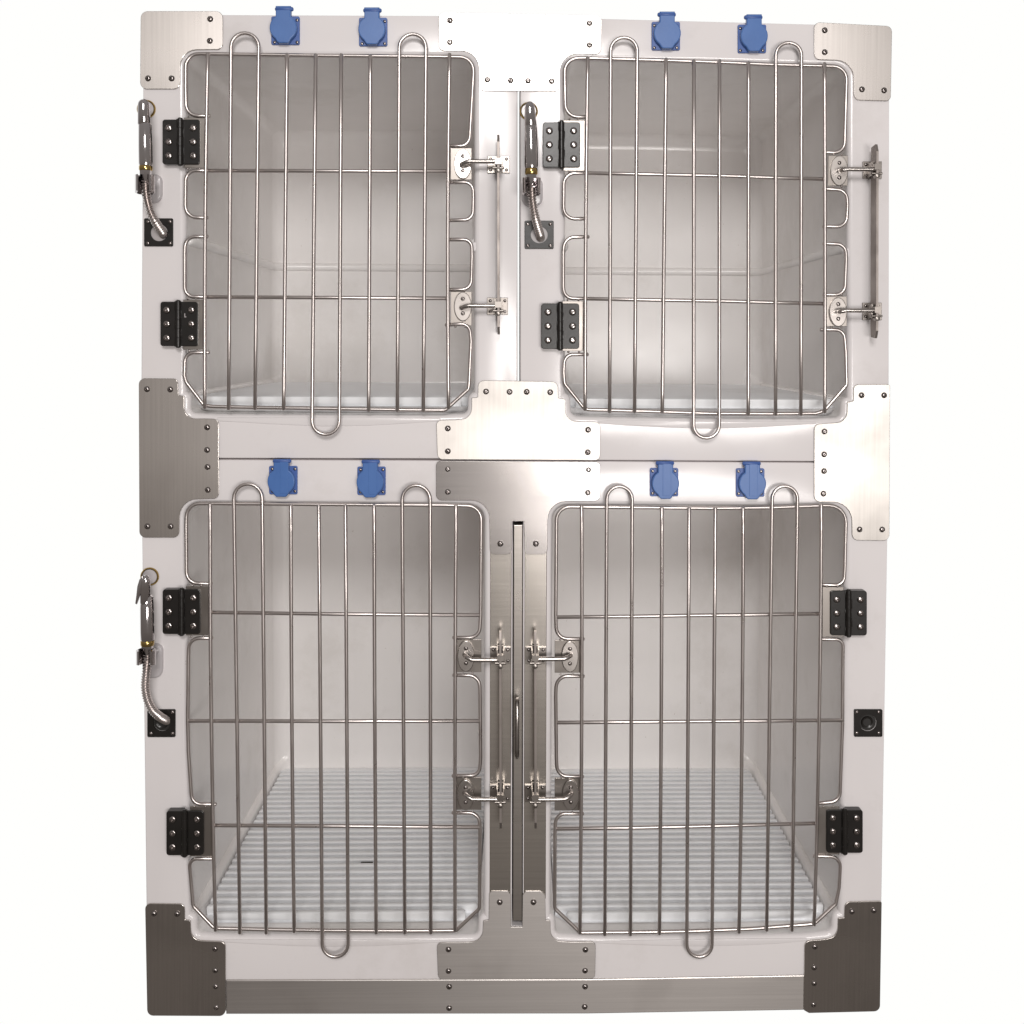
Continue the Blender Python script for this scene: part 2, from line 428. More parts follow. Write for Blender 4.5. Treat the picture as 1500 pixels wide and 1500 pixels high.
# ------------------------------------------------------------------ doors
RW = .00305
YF, YV = -.0115, -.0170     # outer wire and crossbars behind, upright bars in front
def wire(m, pts, y, r=RW, seg=6):
    pts = [list(p) for p in pts]
    for e, nb in ((0, 1), (-1, -2)):      # cut ends run a little past the upright they are welded to
        if abs(pts[e][1]-pts[nb][1]) < 3: pts[e][0] += 4.2 if pts[e][0] > pts[nb][0] else -4.2
    f = fillet(pts, False, seg)
    out = [f[0]]
    for q in f[1:]:
        if (Vector(q)-Vector(out[-1])).length > .3: out.append(q)
    m.tube([P(a, b, y) for a, b in out], r, 12)
def uloop(top, bot, apex, up=True):
    """U bar: two legs joined by a half round; top=(x0,x1) bot=(x0,x1,y)"""
    pts = []
    cx = (top[0]+top[1])/2; r = (top[1]-top[0])/2
    cy = apex+r if up else apex-r
    sgn = -1 if up else 1
    arc = []
    for k in range(13):
        a = pi-pi*k/12; arc.append((cx+r*math.cos(a), cy+sgn*r*math.sin(a)))
    return arc
def door(spec):
    d = empty('door', spec['hinge'], bank)
    def U(o): return under(o, d)
    m = MB()
    for w in spec['wires']: wire(m, w, YF)
    U(m.build('door_frame', WIRE, None, 80))
    for c in spec['cross']:
        m = MB(); m.tube([P(a, b, YF-.0002) for a, b in c], RW, 12); U(m.build('crossbar', WIRE, None, 80))
    for x0, y0, x1, y1, *mid in spec['bars']:
        xm = mid[0] if mid else (x0+x1)/2
        m = MB(); ym = (y0+y1)/2
        pts = []
        for k in range(17):
            t = k/16; x = (1-t)**2*x0+2*t*(1-t)*(2*xm-(x0+x1)/2)+t*t*x1
            pts.append(P(x, y0+(y1-y0)*t, YV))
        m.tube(pts, RW, 12); U(m.build('upright_bar', WIRE, None, 80))
    for (a0, a1, apex, b0, b1, yb) in spec['top_loops']:
        arc = uloop((a0, a1), None, apex, True)
        pts = [(b0, yb)]+[(b0+(a0-b0)*k/4, yb+(arc[0][1]-yb)*k/4) for k in (1, 2, 3)]+arc+[(a1+(b1-a1)*k/4, arc[-1][1]+(yb-arc[-1][1])*k/4) for k in (1, 2, 3)]+[(b1, yb)]
        m = MB(); m.tube([P(a, b, YV) for a, b in pts], RW, 12); U(m.build('looped_bar', WIRE, None, 80))
    for (a0, a1, yt, b0, b1, apex) in spec['low_loops']:
        arc = uloop((b0, b1), None, apex, False)
        pts = [(a0, yt)]+[(a0+(b0-a0)*k/4, yt+(arc[0][1]-yt)*k/4) for k in (1, 2, 3)]+arc+[(b1+(a1-b1)*k/4, arc[-1][1]+(yt-arc[-1][1])*k/4) for k in (1, 2, 3)]+[(a1, yt)]
        m = MB(); m.tube([P(a, b, YV) for a, b in pts], RW, 12); U(m.build('looped_bar', WIRE, None, 80))
    for (x0, y0, x1, y1) in spec['hplates']:
        U(MB().prism(W2([(x0, y0), (x1, y0), (x1, y1), (x0, y1)], YF), YF+.001, YF+.0032, .0005).build('hinge_bracket', BRACKET))
    for (x0, y0, x1, y1, ox, oy, rx, ry, tilt) in spec['lplates']:
        U(MB().prism(W2([(x0, y0), (x1, y0), (x1, y1), (x0, y1)], YF), YF+.0015, YF+.0037, .0005).cant(P(0, y1, YF).z, 3.0 if y0 < 300 else 0).build('latch_bracket', BRACKET))
        ov = [(ox+rx*math.cos(2*pi*k/36), oy+ry*math.sin(2*pi*k/36)) for k in range(36)]
        m = MB(); m.prism(W2(ov, YF-.003), YF-.0032, YF+.001, .0012)
        c = P(ox, oy, YF-.0032)
        for v in range(len(m.v)):   # a slight cant so that each cast plate catches its own light
            x, y, z = m.v[v]; m.v[v] = (x, y+(z-c.z)*math.tan(math.radians(tilt)), z)
        U(m.build('oval_plate', OVAL, None, 15))
        for dy in (-11.5, 10): screw(SMALLM, ox, oy+dy, YF-.0034, bank); s = C.objects[-1]; s.parent = d; s.matrix_parent_inverse = Matrix.Translation(-d.location); s.scale = (1.25,)*3
    for (ox, oy, ex, ey, yo) in spec['rods']:
        sx = 1 if ex > ox else -1
        pts = [P(ox, oy, YF-.002), P(ox, oy, YF-.008), P(ox+sx*1.5, oy+(ey-oy)*.2, yo+.004), P(ox+sx*5, oy+(ey-oy)*.6, yo), P(ox+sx*10, ey-(.3), yo), P((ox+ex)/2, ey, yo), P(ex, ey, yo)]
        U(MB().tube(pts, .0036, 14).build('latch_rod', OVAL, None, 40))
    # small weld beads where the wires meet the brackets
    for (x0, y0, x1, y1, *_r) in spec['hplates']+spec['lplates']:
        for yy, dy in ((y0, -1.5), (y1, 1.5)):
            for f in (.25, .68):
                c = P(x0+(x1-x0)*f+random.uniform(-2, 2), yy+dy, YF); r = random.uniform(.0016, .0023)
                m = MB(); m.lathe((c.x, c.y-.001, c.z), [(.0001, -r), (r*.7, -r*.75), (r, 0), (r*.7, r*.75), (.0001, r)], 9)
                U(m.build('weld_bead', WIRE, None, 80))
    return d
R1 = 14
UL = dict(hinge=P(265, 600), wires=[
    [(303,170),(273,169.5,17),(272,130,0),(272,79,19),(300,79,0),(480,81.5,0),(640,83,0),(694,84,20),(693.5,110,0),(687.5,214,14),(659,213.5)],
    [(659,267),(693,267,13),(693.5,290,0),(692.5,322,13),(659,323)],
    [(659,351),(691,351,12),(691.5,375,0),(690,424,14),(659,424.5)],
    [(657,476),(688,474,13),(690,500,0),(687,562,0),(686,570,5),(652,601,8),(600,600.5,0),(480,598.5,0),(400,597.5,0),(312,595.5,0),(299,594,5),(273,560,7),(270,550,0),(271,517,14),(302,516)],
    [(300,319),(272,318.5,17),(271.5,300,0),(272,250,15),(302,250)],
    [(300,346.5),(271.5,347,15),(270.5,370,0),(270.5,420,0),(272,435,14),(302,435)]],
    cross=[[(300,250),(480,250.5),(657,250.5)], [(298,435),(480,436),(655,437)]],
    bars=[(304.5,78,300,597.5,300.5),(420.5,79,415.5,600),(542.5,81,540,602),(658.5,79,657,598,656)],
    top_loops=[(338.5,379,48.5,335,373.5,599.5),(585,624,50,582,620,602.5)],
    low_loops=[(462.5,499.8,79.5,457,497,636.5)],
    hplates=[(269,172,301,246),(268,439,299,512)],
    lplates=[(660,217,691,263,678,240,13,22,3),(660,427,691,477,678,449,13,21.5,-1)],
    rods=[(676,241,731,236.5,-.028),(676,451,731,448,-.028)])
UR = dict(hinge=P(823, 605), wires=[
    [(856,171.5),(828.5,171,18),(827.5,130,0),(827,85,20),(855,85,0),(975,88.5,0),(1050,91,0),(1130,94.5,0),(1242,97.5,22),(1240,120,0),(1237,223.5,15),(1210,223.5)],
    [(1210,277),(1240,278,15),(1241.5,300,0),(1240,332,14),(1210,332)],
    [(1210,357),(1239,357.5,14),(1239.5,380,0),(1237.5,431.5,14),(1210,432)],
    [(1206,483),(1236,483,13),(1239,515,0),(1240,560,0),(1240,564,6),(1207,602,5),(1195,605.5,6),(1130,606,0),(1040,605.5,0),(950,602.5,0),(862,600,0),(856,598.5,4),(827,562,7),(825.5,545,0),(827,519.5,13),(857,519)],
    [(855,320.5),(826,320.5,16),(825.5,300,0),(826,254,16),(858,253.5)],
    [(858,347),(826.5,347.5,16),(825,370,0),(825,420,0),(827,437,14),(857,437.5)]],
    cross=[[(856,253.5),(960,255.5),(1060,257.5),(1130,260),(1208,262.5)], [(855,437.5),(960,439.5),(1060,441),(1130,443),(1207,445)]],
    bars=[(861,84,857,600.5,858),(975.8,86,970,603),(1096.5,91,1096,608),(1207.8,92.5,1208,604,1208.5)],
    top_loops=[(894.5,933.5,55,893,929.5,604),(1136.5,1174,62.5,1136,1173,608)],
    low_loops=[(1016.5,1054,88,1016,1053.5,641.5)],
    hplates=[(825,176,858,250),(824,441,857,514)],
    lplates=[(1213,228,1242,272,1229.5,250,13,22,-3),(1210,434,1241,478,1228,457,13,21.5,1)],
    rods=[(1231,250,1285,248,-.034),(1229,457,1285,455,-.034)])
LLd = dict(hinge=P(268, 1365), wires=[
    [(306,855),(274,854.5,17),(273,835,0),(272.5,770,0),(273.5,737.5,20),(305,737.5,0),(480,739,0),(650,740,0),(705,741.5,20),(704.5,800,0),(704,900,0),(702,934,15),(668,934)],
    [(668,989),(702,989.5,16),(703,1010,0),(704,1110,0),(702,1136,13),(667,1136.5)],
    [(667,1190.5),(702,1190.5,15),(703,1215,0),(702.5,1320,0),(702,1331,6),(668,1363,6),(600,1363.5,0),(480,1363,0),(390,1361.5,0),(320,1360,0),(312,1357.5,5),(283,1327,9),(278,1270,0),(277,1258,13),(310,1257.5)],
    [(307,934.5),(277,935,16),(276,960,0),(275,1055,0),(276,1100,0),(280,1160,0),(282,1178.5,15),(312,1178)]],
    cross=[[(309,897),(490,899.5),(702,901)], [(277,1056),(490,1056.5),(702,1056)], [(313,1209),(490,1210),(703,1211.5)]],
    bars=[(307.8,738,316,1363,309.5),(426,740,431,1365,427.5),(548,740,551,1367,549),(668,740,666.5,1363,666.5)],
    top_loops=[(342.5,384,709,351.5,390,1367),(589,630,711,593,631,1367)],
    low_loops=[(467,506,740,472,510,1401.5)],
    hplates=[(272,859,308,931),(278,1182,312,1255)],
    lplates=[(669,937,705,985,682.5,961.5,12.5,22.5,2),(668,1139,705,1187,682,1165,12.5,22.5,0)],
    rods=[(681,960,735,967,-.03),(681,1163,735,1171,-.03)])
LRd = dict(hinge=P(1242, 1355), wires=[
    [(1206,856.5),(1236,857.5,13),(1237.5,830,0),(1239,770,0),(1239,741,24),(1205,740.5,0),(1130,743.5,0),(1048,744.5,0),(950,743.5,0),(850,742.5,0),(815,742,20),(815,780,0),(814,900,0),(815,935.5,17),(851,936)],
    [(851,990.5),(815,990,17),(814,1020,0),(815,1110,0),(816,1137,16),(850,1137.5)],
    [(850,1192),(814,1191.5,15),(813,1220,0),(812.5,1325,0),(813,1331,6),(850,1366,5),(930,1365.5,0),(1010,1364,0),(1100,1360.5,0),(1190,1353.5,0),(1196,1350,4),(1224,1324,7),(1229,1300,0),(1231.5,1254.5,15),(1196,1254)],
    [(1204,936.5),(1235,936.5,10),(1234.5,960,0),(1234,1060,0),(1231.5,1130,0),(1230,1173.5,15),(1198,1177)]],
    cross=[[(816,904),(930,903),(1010,901.5),(1100,900.5),(1202,899)], [(816,1058.5),(930,1057.5),(1100,1056),(1234,1055)], [(816,1214),(930,1212.5),(1060,1209.5),(1197,1206)]],
    bars=[(852,741,849.5,1367,852),(969.5,743,966,1368,968.5),(1088.5,744,1082.5,1366,1087),(1203,739,1192.5,1355,1200)],
    top_loops=[(888.8,926,712.5,886,923.5,1369.5),(1131,1168,712,1123,1160,1363)],
    low_loops=[(1009.5,1048,744,1006,1043,1401.5)],
    hplates=[(1205,860,1236,933),(1198,1182,1230,1252)],
    lplates=[(812.5,938,850,986,835,962,12.5,22.5,2),(812.5,1140,849,1188,836,1165,12.5,22.5,0)],
    rods=[(836,960,786,965.5,-.03),(837,1163,785,1171,-.03)])
for s in (UL, UR, LLd, LRd): door(s)

# ------------------------------------------------------------------ hinges
def hinge(x0, x1, y0, y1, cyl, fr):
    h = empty('hinge', P((x0+x1)/2, (y0+y1)/2), bank)
    U = lambda o: under(o, h)
    c = (x0+x1)/2 if cyl is None else cyl
    yb = -.0085 if fr else -.003
    for a, b in ((x0, c-3.2), (c+3.2, x1)):
        r0 = 4
        first = a == x0
        pts = [(a, y0, r0 if first else 0), (b, y0, 0 if first else r0), (b, y1, 0 if first else r0), (a, y1, r0 if first else 0)]
        U(MB().prism(W2(fillet(pts), -.014), -.0142, -.0010 if (first != fr) else -.0108, .0009).build('hinge_leaf', BLACK))
    m = MB(); n = 5
    for k in range(n):
        za = y0-1+(y1-y0+2)*k/n+.35; zb = y0-1+(y1-y0+2)*(k+1)/n-.35
        m.tube([P(c, za, -.0165), P(c, zb, -.0165)], .0047, 14, caps=True)
        s = -1 if k % 2 == 0 else 1
        m.prism(W2([(c-(5.2 if s < 0 else 0), za), (c+(5.2 if s > 0 else 0), za), (c+(5.2 if s > 0 else 0), zb), (c-(5.2 if s < 0 else 0), zb)], -.014), -.0160, -.010, .0004)
    U(m.build('hinge_barrel', BLACK, None, 40))
    w = (x1-x0)
    for sx in (-1, 1):
        for k in (-1, 0, 1):
            s = screw(HINGEM, (x0+x1)/2+sx*w*.325, (y0+y1)/2+k*w*.372, -.0143, h)
            s.matrix_parent_inverse = Matrix.Translation(-h.location)
    return h
hinge(237.8,292.5,175,240.5,264,False); hm = hinge(234.8,289.8,442,507,261,False)
under(MB().prism(W2([(270,459),(271.2,459),(271.2,463.5),(272.8,463.5),(272.8,464.8),(270,464.8)], -.0145), -.01445, -.0140, 0).build('stamped_mark', GREYCAP), hm)
hinge(795,850,179,245,822.5,False); hinge(793,848.5,444.5,511,820.5,False)
hinge(238,293,863.5,929,266,False); hinge(243.5,298,1188,1253,270.5,False)
hinge(1216.5,1270,865.5,931,1243,True); hinge(1211,1264,1186.5,1249.5,1237.5,True)

# ------------------------------------------------------------------ latch bars with their keepers
def latch(xb, ytop, ybot, ys, side):
    l = empty('latch', P(xb, (ytop+ybot)/2), bank)
    U = lambda o: under(o, l)
    x = P(xb, ytop, -.03).x; x2 = P(xb+(0.5 if xb < 900 else -.5), ybot, -.03).x
    zt = P(xb, ytop, -.03).z; zb = P(xb, ybot, -.03).z
    # thin flat bar standing edge-on, pointed ends
    t = .0018; m = MB()
    prof = [(-.040, zt-.012), (-.034, zt), (-.014, zt-.002), (-.012, zt-.02), (-.012, zb+.02), (-.014, zb+.002), (-.034, zb), (-.040, zb+.012)]
    m.loft([[(x-t+(x2-x)*(zt-z)/(zt-zb), y, z) for y, z in prof], [(x+t+(x2-x)*(zt-z)/(zt-zb), y, z) for y, z in prof]])
    U(m.build('lock_bar', BAR))
    for cy, k0, k1 in ys:
        m = MB()
        m.prism(W2([(k0, cy-12.5), (k1, cy-12.5), (k1, cy+12.5), (k0, cy+12.5)], -.003), -.0042, -.0005, .0006)
        z = P(xb, cy, -.02).z; xx = P(xb, cy, -.03).x
        for s in (-1, 1):   # two ears that carry the bar
            m.box((xx+s*.0052-.0012, -.030, z-.011), (xx+s*.0052+.0012, -.0035, z+.011))
        m.box((xx-.0050, -.0085, z-.013), (xx+.0050, -.0060, z+.013))
        U(m.build('keeper', BRACKET))
        m = MB(); m.lathe((xx, -.040, z-.012), [(.0001, -.002), (.003, -.002), (.0042, -.0012), (.0045, 0), (.0045, .010), (.0001, .010)], 6)
        m.box((xx-.0052, -.043, z-.003), (xx+.0052, -.031, z+.0065))
        m.tube([(xx-.0085, -.036, z-.008), (xx+.0085, -.036, z-.008)], .0022, 10)
        U(m.build('swivel_block', BRACKET, None, 40))
        kc = (k0+k1)/2
        for a in (k0+4.5, k1-4.5):
            for b in (cy-8, cy+8):
                s = screw(SMALLM, a, b, -.0044, l); s.matrix_parent_inverse = Matrix.Translation(-l.location)
    return l
latch(730, 198, 490, [(241, 714, 746.5), (448.5, 713.5, 744)], 1)
latch(1282.5, 212, 495.5, [(249, 1264, 1291.5), (456, 1263.5, 1291.5)], 1)
latch(733, 925, 1212, [(960, 718, 748.5), (1162, 717.5, 748)], 1)
latch(784, 925, 1212, [(960, 770, 800), (1162, 769, 799.5)], -1)

# ------------------------------------------------------------------ blue sockets
def sock(cx, cy, low):
    s = empty('power_socket', P(cx, cy), bank)
    U = lambda o: under(o, s)
    h = 20.7
    U(MB().prism(W2(fillet([(cx-h,cy-h,2.5),(cx+h,cy-h,2.5),(cx+h,cy+h,2.5),(cx-h,cy+h,2.5)])), -.0038, .001, .0008).build('backplate', BLUE_DK))
    dx = (cx-757)*.011; dy = (cy-500)*.011
    ox, oy = cx+dx*.6, cy+dy*.6
    pts = []
    r = 19.8
    pts += [(-11, -31.5), (11, -31.5), (11, -math.sqrt(r*r-121))]
    for k in range(1, 12):
        a = math.radians(-53+k*(53+63)/12); pts.append((r*math.cos(a), r*math.sin(a)))
    pts += [(9, 20.5), (6.5, 22.5), (-6.5, 22.5), (-9, 20.5)]
    q = [(-x, y) for x, y in pts[3:14]][::-1]
    pts += q+[(-11, -math.sqrt(r*r-121))]
    U(MB().prism(W2([(ox+a, oy+b) for a, b in pts], -.004), -.0135, -.0036, .0016).build('lid', BLUE, None, 20))
    m = MB(); m.prism(W2([(ox-3, oy-28), (ox+9, oy-28), (ox+9, oy+19), (ox-3, oy+19)], -.0135), -.0141, -.0130, .0004)
    if low: U(m.build('lid_rib', BLUE, None, 20))
    m = MB(); m.tube([P(ox-12, oy-29, -.011), P(ox+12, oy-29, -.011)], .0034, 12); U(m.build('lid_hinge', BLUE_DK, None, 60))
    for a in (-16.5, 16.5):
        for b in (-16, 16.5):
            k = screw(SMALLM, cx+a, cy+b, -.0038, s); k.matrix_parent_inverse = Matrix.Translation(-s.location)
for a in ((418.7,45.5),(547,47.5),(975,53.5),(1101,57.5)): sock(*a, False)
for a in ((415.5,703),(544.5,704),(972.5,706),(1098.5,706.5)): sock(*a, True)

# ------------------------------------------------------------------ hose outlets, hand showers
def hose_plate(x0, y0, x1, y1, pale, hx, hy):
    o = empty('hose_outlet', P((x0+x1)/2, (y0+y1)/2), bank)
    U = lambda q: under(q, o)
    outer = W2(fillet([(x0,y0,2),(x1,y0,2),(x1,y1,2),(x0,y1,2)]))
    hole = W2([(hx+12.5*math.cos(2*pi*k/28), hy+12.5*math.sin(2*pi*k/28)) for k in range(28)])
    if area(outer) < 0: outer = outer[::-1]
    if area(hole) > 0: hole = hole[::-1]
    m = MB(); L = [[(x, -.0032, z) for x, z in l] for l in (offset(outer, -.0007), hole)]
    vs = [p for l in L for p in l]
    m.add(vs, tessellate_polygon([[Vector((x, z, 0)) for x, _, z in l] for l in L]))
    m.loft([[(x, -.0032, z) for x, z in offset(outer, -.0007)], [(x, -.0025, z) for x, z in outer], [(x, .001, z) for x, z in outer]], False, False)
    m.loft([[(x, -.0032, z) for x, z in hole], [(x, .001 if pale else -.0003, z) for x, z in hole]], False, False)
    U(m.build('outlet_plate', BLACK, None, 30))
    c = P(hx, hy, -.0006)
    U(MB().lathe(c, [(.0001, 0), (.0139, 0), (.0139, .002), (.0001, .002)], 28).build('inner_disc', GREYCAP if pale else DARK))
    if not pale:
        U(MB().lathe((c.x-.001, -.0008, c.z), [(.0001, .0003), (.0065, .0003), (.008, -.002), (.0095, -.002), (.0105, 0), (.0105, .001)], 24).build('outlet_collar', BLACK, None, 60))
    for a in (x0+4.8, x1-4.8):
        for b in (y0+4.8, y1-4.8):
            k = screw(SMALLM, a, b, -.0034, o); k.scale = (1.15,)*3; k.matrix_parent_inverse = Matrix.Translation(-o.location)
hose_plate(211.8,320,254,361,True,234,341); hose_plate(768.5,323.5,811,364.5,True,790,344)
hose_plate(216.5,1038.5,257.5,1079,False,238,1058); hose_plate(1250.5,1038.5,1292,1078.5,False,1271,1058)

def catmull(pts, n):
    out = []; p = [Vector(q) for q in pts]; p = [p[0]*2-p[1]]+p+[p[-1]*2-p[-2]]
    for i in range(1, len(p)-2):
        for k in range(n):
            t = k/n; a, b, c, d = p[i-1:i+3]
            out.append(.5*((2*b)+(c-a)*t+(2*a-5*b+4*c-d)*t*t+(3*b-a-3*c+d)*t*t*t))
    out.append(p[-2]); return out
def resample(pts, step):
    out = [pts[0]]; acc = 0
    for a, b in zip(pts, pts[1:]):
        L = (b-a).length; t = step-acc
        while t <= L: out.append(a+(b-a)*(t/L)); t += step
        acc = (acc+L) % step if L > 0 else acc
    return out
def profile_tube(m, pts, n=24):
    """pts: (px, py, depth, half width in units)"""
    path = [P(a, b, y) for a, b, y, _ in pts]; m.tube(path, 0, n, [w*MM*.97 for *_, w in pts], caps=False)
def clip_holder(cx, y0, y1, px0, px1, py0, py1, dep):
    h = empty('shower_holder', P((px0+px1)/2, (py0+py1)/2), bank); U = lambda q: under(q, h)
    U(MB().prism(W2(fillet([(px0,py0,10),(px1,py0,10),(px1,py1,13),(px0,py1,13)])), -.007, .001, .003).build('holder_base', CLEARISH, None, 50))
    # open chrome collar round the shower's lower end
    c = P(cx, (y0+y1)/2, dep); zt = P(cx, y0, dep).z; zb = P(cx, y1, dep).z; R = .0150; t = .0032
    rings = []
    for k in range(25):
        a = math.radians(-90+42+(360-84)*k/24)
        ca, sa = math.cos(a), math.sin(a)
        z0 = zb+.004*max(0, -sa)
        rings.append([(c.x+ca*(R-t), c.y+sa*(R-t), z0), (c.x+ca*R, c.y+sa*R, z0+.001), (c.x+ca*R, c.y+sa*R, zt-.001), (c.x+ca*(R-t), c.y+sa*(R-t), zt)])
    U(MB().loft(rings).build('holder_clip', CHROME, None, 30))
    m = MB(); m.tube([(c.x, c.y+R-.001, c.z), (P((px0+px1)/2, 0).x, -.006, c.z-.001)], .0065, 14); U(m.build('holder_arm', CHROME, None, 60))
def port(cx, cy, gold):
    o = empty('water_port', P(cx, cy), bank); U = lambda q: under(q, o)
    U(MB().lathe(P(cx, cy, 0), [(.0001, -.002), (.0115, -.002), (.0120, -.0015), (.0122, .001)], 30).build('port_disc', CLEARISH))
    U(MB().lathe(P(cx, cy, 0), [(.0122, .001), (.0123, -.0028), (.0135, -.0034), (.0148, -.0022), (.0152, .001)], 30).build('port_ring', BRASS, None, 60))
showers = []
def shower(kind, head, handle, ring, conn, hose, label):
    bx = hose[-1]; s = empty('hand_shower', P(bx[0], bx[1], 0)); bpy.context.view_layer.update()
    tag(s, label, 'hand shower', 'hand showers clipped to the cage fronts')
    U = lambda q: under(q, s)
    m = MB(); profile_tube(m, head); U(m.build('spray_head', CHROME, None, 40))
    m = MB(); profile_tube(m, handle); U(m.build('grip', CHROME, None, 40))
    m = MB(); profile_tube(m, ring); U(m.build('brass_ring', BRASS, None, 40))
    m = MB(); profile_tube(m, conn, 6); U(m.build('hose_nut', CHROME, None, 20))
    path = resample(catmull([P(a, b, y) for a, b, y in hose], 24), .0011)
    rad = [.0060+.0011*math.cos(2*pi*k/4) for k in range(len(path))]
    m = MB(); m.tube(path, 0, 16, rad, caps=False); U(m.build('metal_hose', WIRE, None, 80))
    return s
Y1 = -.045
def up_head(cx, top, wtop, bot, cb, wbot, y=Y1):
    L = []
    h = 9
    for k in range(7):
        a = k/6*pi/2; L.append((cx, top+h*(1-math.cos(a))*1.0, y, max(.3, wtop*math.sin(a))))
    L.append((cb, bot-2, y, wbot)); L.append((cb, bot, y, wbot*.86)); return L
s1 = shower('plain', up_head(210.6, 145, 8.3, 184, 211, 8.8), [(212.5,181,Y1,8.2),(212.6,184,Y1,9.4),(213.2,215,Y1,9.9),(213.6,240,Y1,9.9),(213.6,243.5,Y1,9.0)],
    [(213.6,243,Y1,9.0),(213.6,244,Y1,9.6),(213.6,248.5,Y1,9.6),(213.6,250,Y1,9)], [(213.6,249.5,Y1,8.6),(213.5,259,Y1,8.2),(213.3,266,Y1,6),(213.3,272,Y1,5.6)],
    [(213.3,262,Y1),(213.6,278,Y1),(215.5,292,Y1+.002),(219.5,308,Y1+.006),(226,322,Y1+.014),(233,333,Y1+.026),(238.5,341,-.008),(240,344,.002)],
    'chrome hand shower on the upper left edge, beside the topmost hinge of the left door')
s2 = shower('plain', up_head(776, 148.5, 7.2, 186, 777, 9.0), [(777.2,183,Y1,8.4),(777.4,187,Y1,9.2),(778,215,Y1,9.9),(778.3,243,Y1,10),(778.3,247,Y1,9)],
    [(778.3,246.5,Y1,8.6),(778.3,248,Y1,9.4),(778.3,254,Y1,9.4),(778.3,256,Y1,8.6)], [(778.3,255.5,Y1,8),(778.6,264,Y1,8),(778.8,271,Y1,6),(778.8,277,Y1,5.6)],
    [(778.8,268,Y1),(779.3,283,Y1),(780.6,298,Y1+.002),(783.5,315,Y1+.008),(787.5,331,Y1+.02),(791,343,-.012),(792,350,.002)],
    'chrome hand shower on the strip between the two upper cages, beside a black hinge')
hd = []
s3 = shower('lever', up_head(213.5, 842, 6.6, 885, 212.6, 7.2), [(215.2,871,Y1+.004,6),(215.2,874,Y1+.004,9),(215.3,890,Y1+.002,9.8),(215.8,925,Y1,10),(216,936,Y1,9.8),(216,938,Y1,9)],
    [(216,937.5,Y1,9),(216,938.5,Y1,9.7),(216,944,Y1,9.7),(216,945.5,Y1,9)], [(216,945,Y1,8.6),(216,953,Y1,8.2),(216,960,Y1,6.2),(216,966,Y1,5.8)],
    [(216,955,Y1),(215.8,970,Y1),(214,988,Y1),(213,1006,Y1+.002),(216,1024,Y1+.006),(223,1039,Y1+.012),(233,1049,Y1+.022),(241,1054,-.010),(245,1056,.002)],
    'chrome hand shower with a trigger lever on the left edge beside the lower left door')
lv = [(209,843),(204,849),(201,859),(199.5,873),(198,884),(200,885.5),(203,878),(205.5,871),(209,868),(211,858)]
under(MB().prism(W2(lv, Y1-.004), Y1-.005, Y1-.001, .0012).build('trigger_lever', CHROME, None, 40), s3)
clip_holder(212.5, 256, 284, 209, 238.5, 256, 298, Y1+.0)
clip_holder(778.5, 260, 286, 764, 795, 261, 303, Y1+.0)
clip_holder(213.8, 951, 975, 210, 239.5, 942, 992, Y1+.0)
port(214.5, 160, True); port(774.5, 163, True); port(219.5, 844.5, True)

# ------------------------------------------------------------------ slatted floor grates lying in the cages
def grate(hole, ypx_front, label, mark=None):
    xs = [P(p[0], p[1]).x for p in hole]; zs = [P(p[0], p[1]).z for p in hole]
    if hole is LL_H: x0, x1 = P(280,1330).x, P(708,1330).x
    elif hole is LR_H: x0, x1 = P(805,1330).x, P(1228,1330).x
    else: x0, x1 = min(xs), max(xs)
    x0 += FR+.003; x1 -= FR+.003
    zt = P(*ypx_front, .024).z; zbot = min(zs)+FR+.0006
    g = empty('floor_grate', ((x0+x1)/2, .3, zbot))
    tag(g, label, 'floor grate', 'slatted white floor grates in the cages')
    ya, yb = .024, DEPTH-.012
    cc = .022
    m = MB()
    # tray under the slats, with cut front corners
    outl = [(x0, ya+cc), (x0+cc*.9, ya), (x1-cc*.9, ya), (x1, ya+cc), (x1, yb), (x0, yb)]
    m.loft([[(x, y+(.03 if y < .1 else 0), zbot) for x, y in outl], [(x, y, zt-.016) for x, y in outl]])
    under(m.build('tray', GRATE), g)
    m = MB(); m.box((x0, yb-.006, zbot), (x1, yb+.010, zt)); under(m.build('back_rim', GRATE), g)
    m = MB(); n = 26; pitch = (yb-ya)/n; w = pitch*.53
    for k in range(n):
        y = ya+pitch*k+(.0 if k else 0); xa, xb = x0, x1
        if y < ya+cc: s = (1-(y-ya)/cc)*cc*.9; xa += s; xb -= s
        prof = [(y+.0055, zt-.0165), (y+.0012, zt-.004), (y+.0010, zt-.0016), (y+.0026, zt-.0002), (y+.004, zt), (y+w-.004, zt), (y+w-.0018, zt-.0005), (y+w-.0004, zt-.003), (y+w-.002, zt-.0165)]
        m.loft([[(xa, a, b-.002) for a, b in prof], [(xa+.004, a, b) for a, b in prof], [(xb-.004, a, b) for a, b in prof], [(xb, a, b-.002) for a, b in prof]])
    under(m.build('slats', GRATE, None, 50), g)
    if mark:
        # drain cap under the slats
        fy = ya+pitch*mark[2]+w+.0005
        x = mark[0]
        m = MB(); m.box((x-mark[1], fy, zt-.0159), (x+mark[1], fy+pitch-w-.001, zt-.004)); under(m.build('drain_cap', DARK), g)
    return g
grate(UL_H, (560, 581), 'slatted white grate on the floor of the upper left cage')
grate(UR_H, (1000, 584), 'slatted white grate on the floor of the upper right cage')
grate(LL_H, (500, 1337), 'slatted white grate with a dark drain mark, on the floor of the lower left cage', (P(531, 1257, .15).x, .011, 7))
grate(LR_H, (1000, 1337), 'slatted white grate without a dark mark, on the floor of the lower right cage')

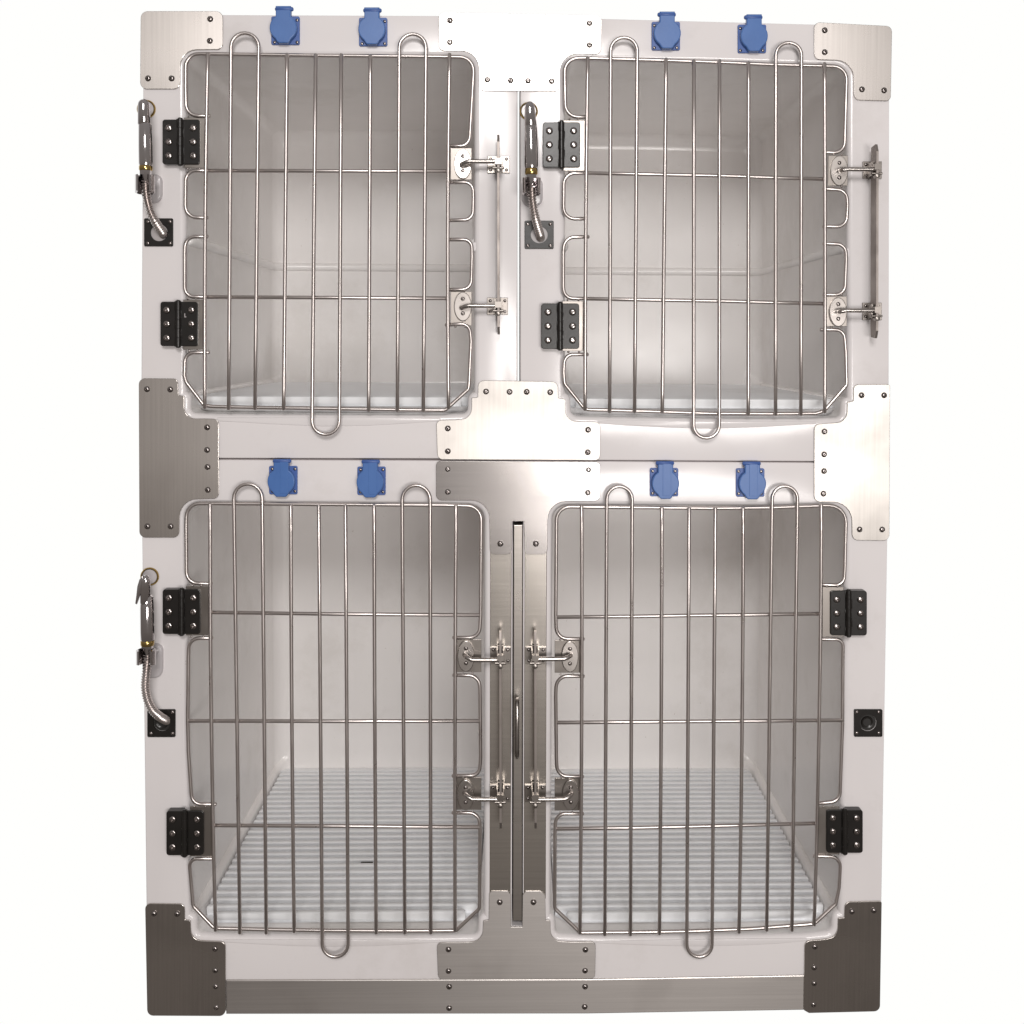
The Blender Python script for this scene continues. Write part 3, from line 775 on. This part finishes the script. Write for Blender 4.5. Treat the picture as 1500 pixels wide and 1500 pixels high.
# ------------------------------------------------------------------ world: white studio behind, dim room in front
wd = bpy.data.worlds.new('World'); scene.world = wd; wd.use_nodes = True
nt = wd.node_tree; bg = nt.nodes['Background']
tc = nt.nodes.new('ShaderNodeTexCoord'); sp = nt.nodes.new('ShaderNodeSeparateXYZ')
nt.links.new(tc.outputs['Generated'], sp.inputs[0])
mr = nt.nodes.new('ShaderNodeMapRange'); mr.interpolation_type = 'SMOOTHSTEP'
mr.inputs['From Min'].default_value = .22; mr.inputs['From Max'].default_value = .42
nt.links.new(sp.outputs['Y'], mr.inputs['Value'])
rz = nt.nodes.new('ShaderNodeMapRange'); rz.inputs['From Min'].default_value = -1; rz.inputs['From Max'].default_value = 1
nt.links.new(sp.outputs['Z'], rz.inputs['Value'])
cr = nt.nodes.new('ShaderNodeValToRGB'); nt.links.new(rz.outputs['Result'], cr.inputs['Fac'])
el = cr.color_ramp.elements
el[0].position = 0; el[0].color = (.10, .088, .08, 1)
el[1].position = 1; el[1].color = (.34, .32, .31, 1)
for p, c in ((.38, (.17, .15, .135)), (.50, (.24, .22, .205)), (.62, (.26, .243, .23))):
    e = el.new(p); e.color = (*c, 1)
mx = nt.nodes.new('ShaderNodeMix'); mx.data_type = 'RGBA'
nt.links.new(mr.outputs['Result'], mx.inputs[0]); nt.links.new(cr.outputs['Color'], mx.inputs[6])
mx.inputs[7].default_value = (1.0, 1.0, .985, 1)
nt.links.new(mx.outputs[2], bg.inputs['Color']); bg.inputs['Strength'].default_value = 1

def lamp(name, loc, target, sx, sy, power, col):
    d = bpy.data.lights.new(name, 'AREA'); d.shape = 'RECTANGLE'; d.size = sx; d.size_y = sy; d.energy = power; d.color = col
    o = bpy.data.objects.new(name, d); C.objects.link(o); o.location = loc
    o.rotation_euler = (Vector(target)-Vector(loc)).to_track_quat('-Z', 'Y').to_euler()
lamp('softbox', (-.01, -3.5, 2.41), (0, 0, .85), .95, .75, 56, (1, .97, .95))
lamp('window_light', (.84, -3.5, .73), (0, 0, .8), 1.35, .6, 46, (1, .96, .93))

scene.view_settings.view_transform = 'Standard'; scene.view_settings.look = 'None'
scene.view_settings.exposure = 0; scene.view_settings.gamma = 1
scene.view_settings.use_curve_mapping = False
scene.cycles.max_bounces = 10; scene.cycles.diffuse_bounces = 7; scene.cycles.glossy_bounces = 5
scene.cycles.sample_clamp_indirect = 6
scene.cycles.caustics_reflective = False; scene.cycles.caustics_refractive = False
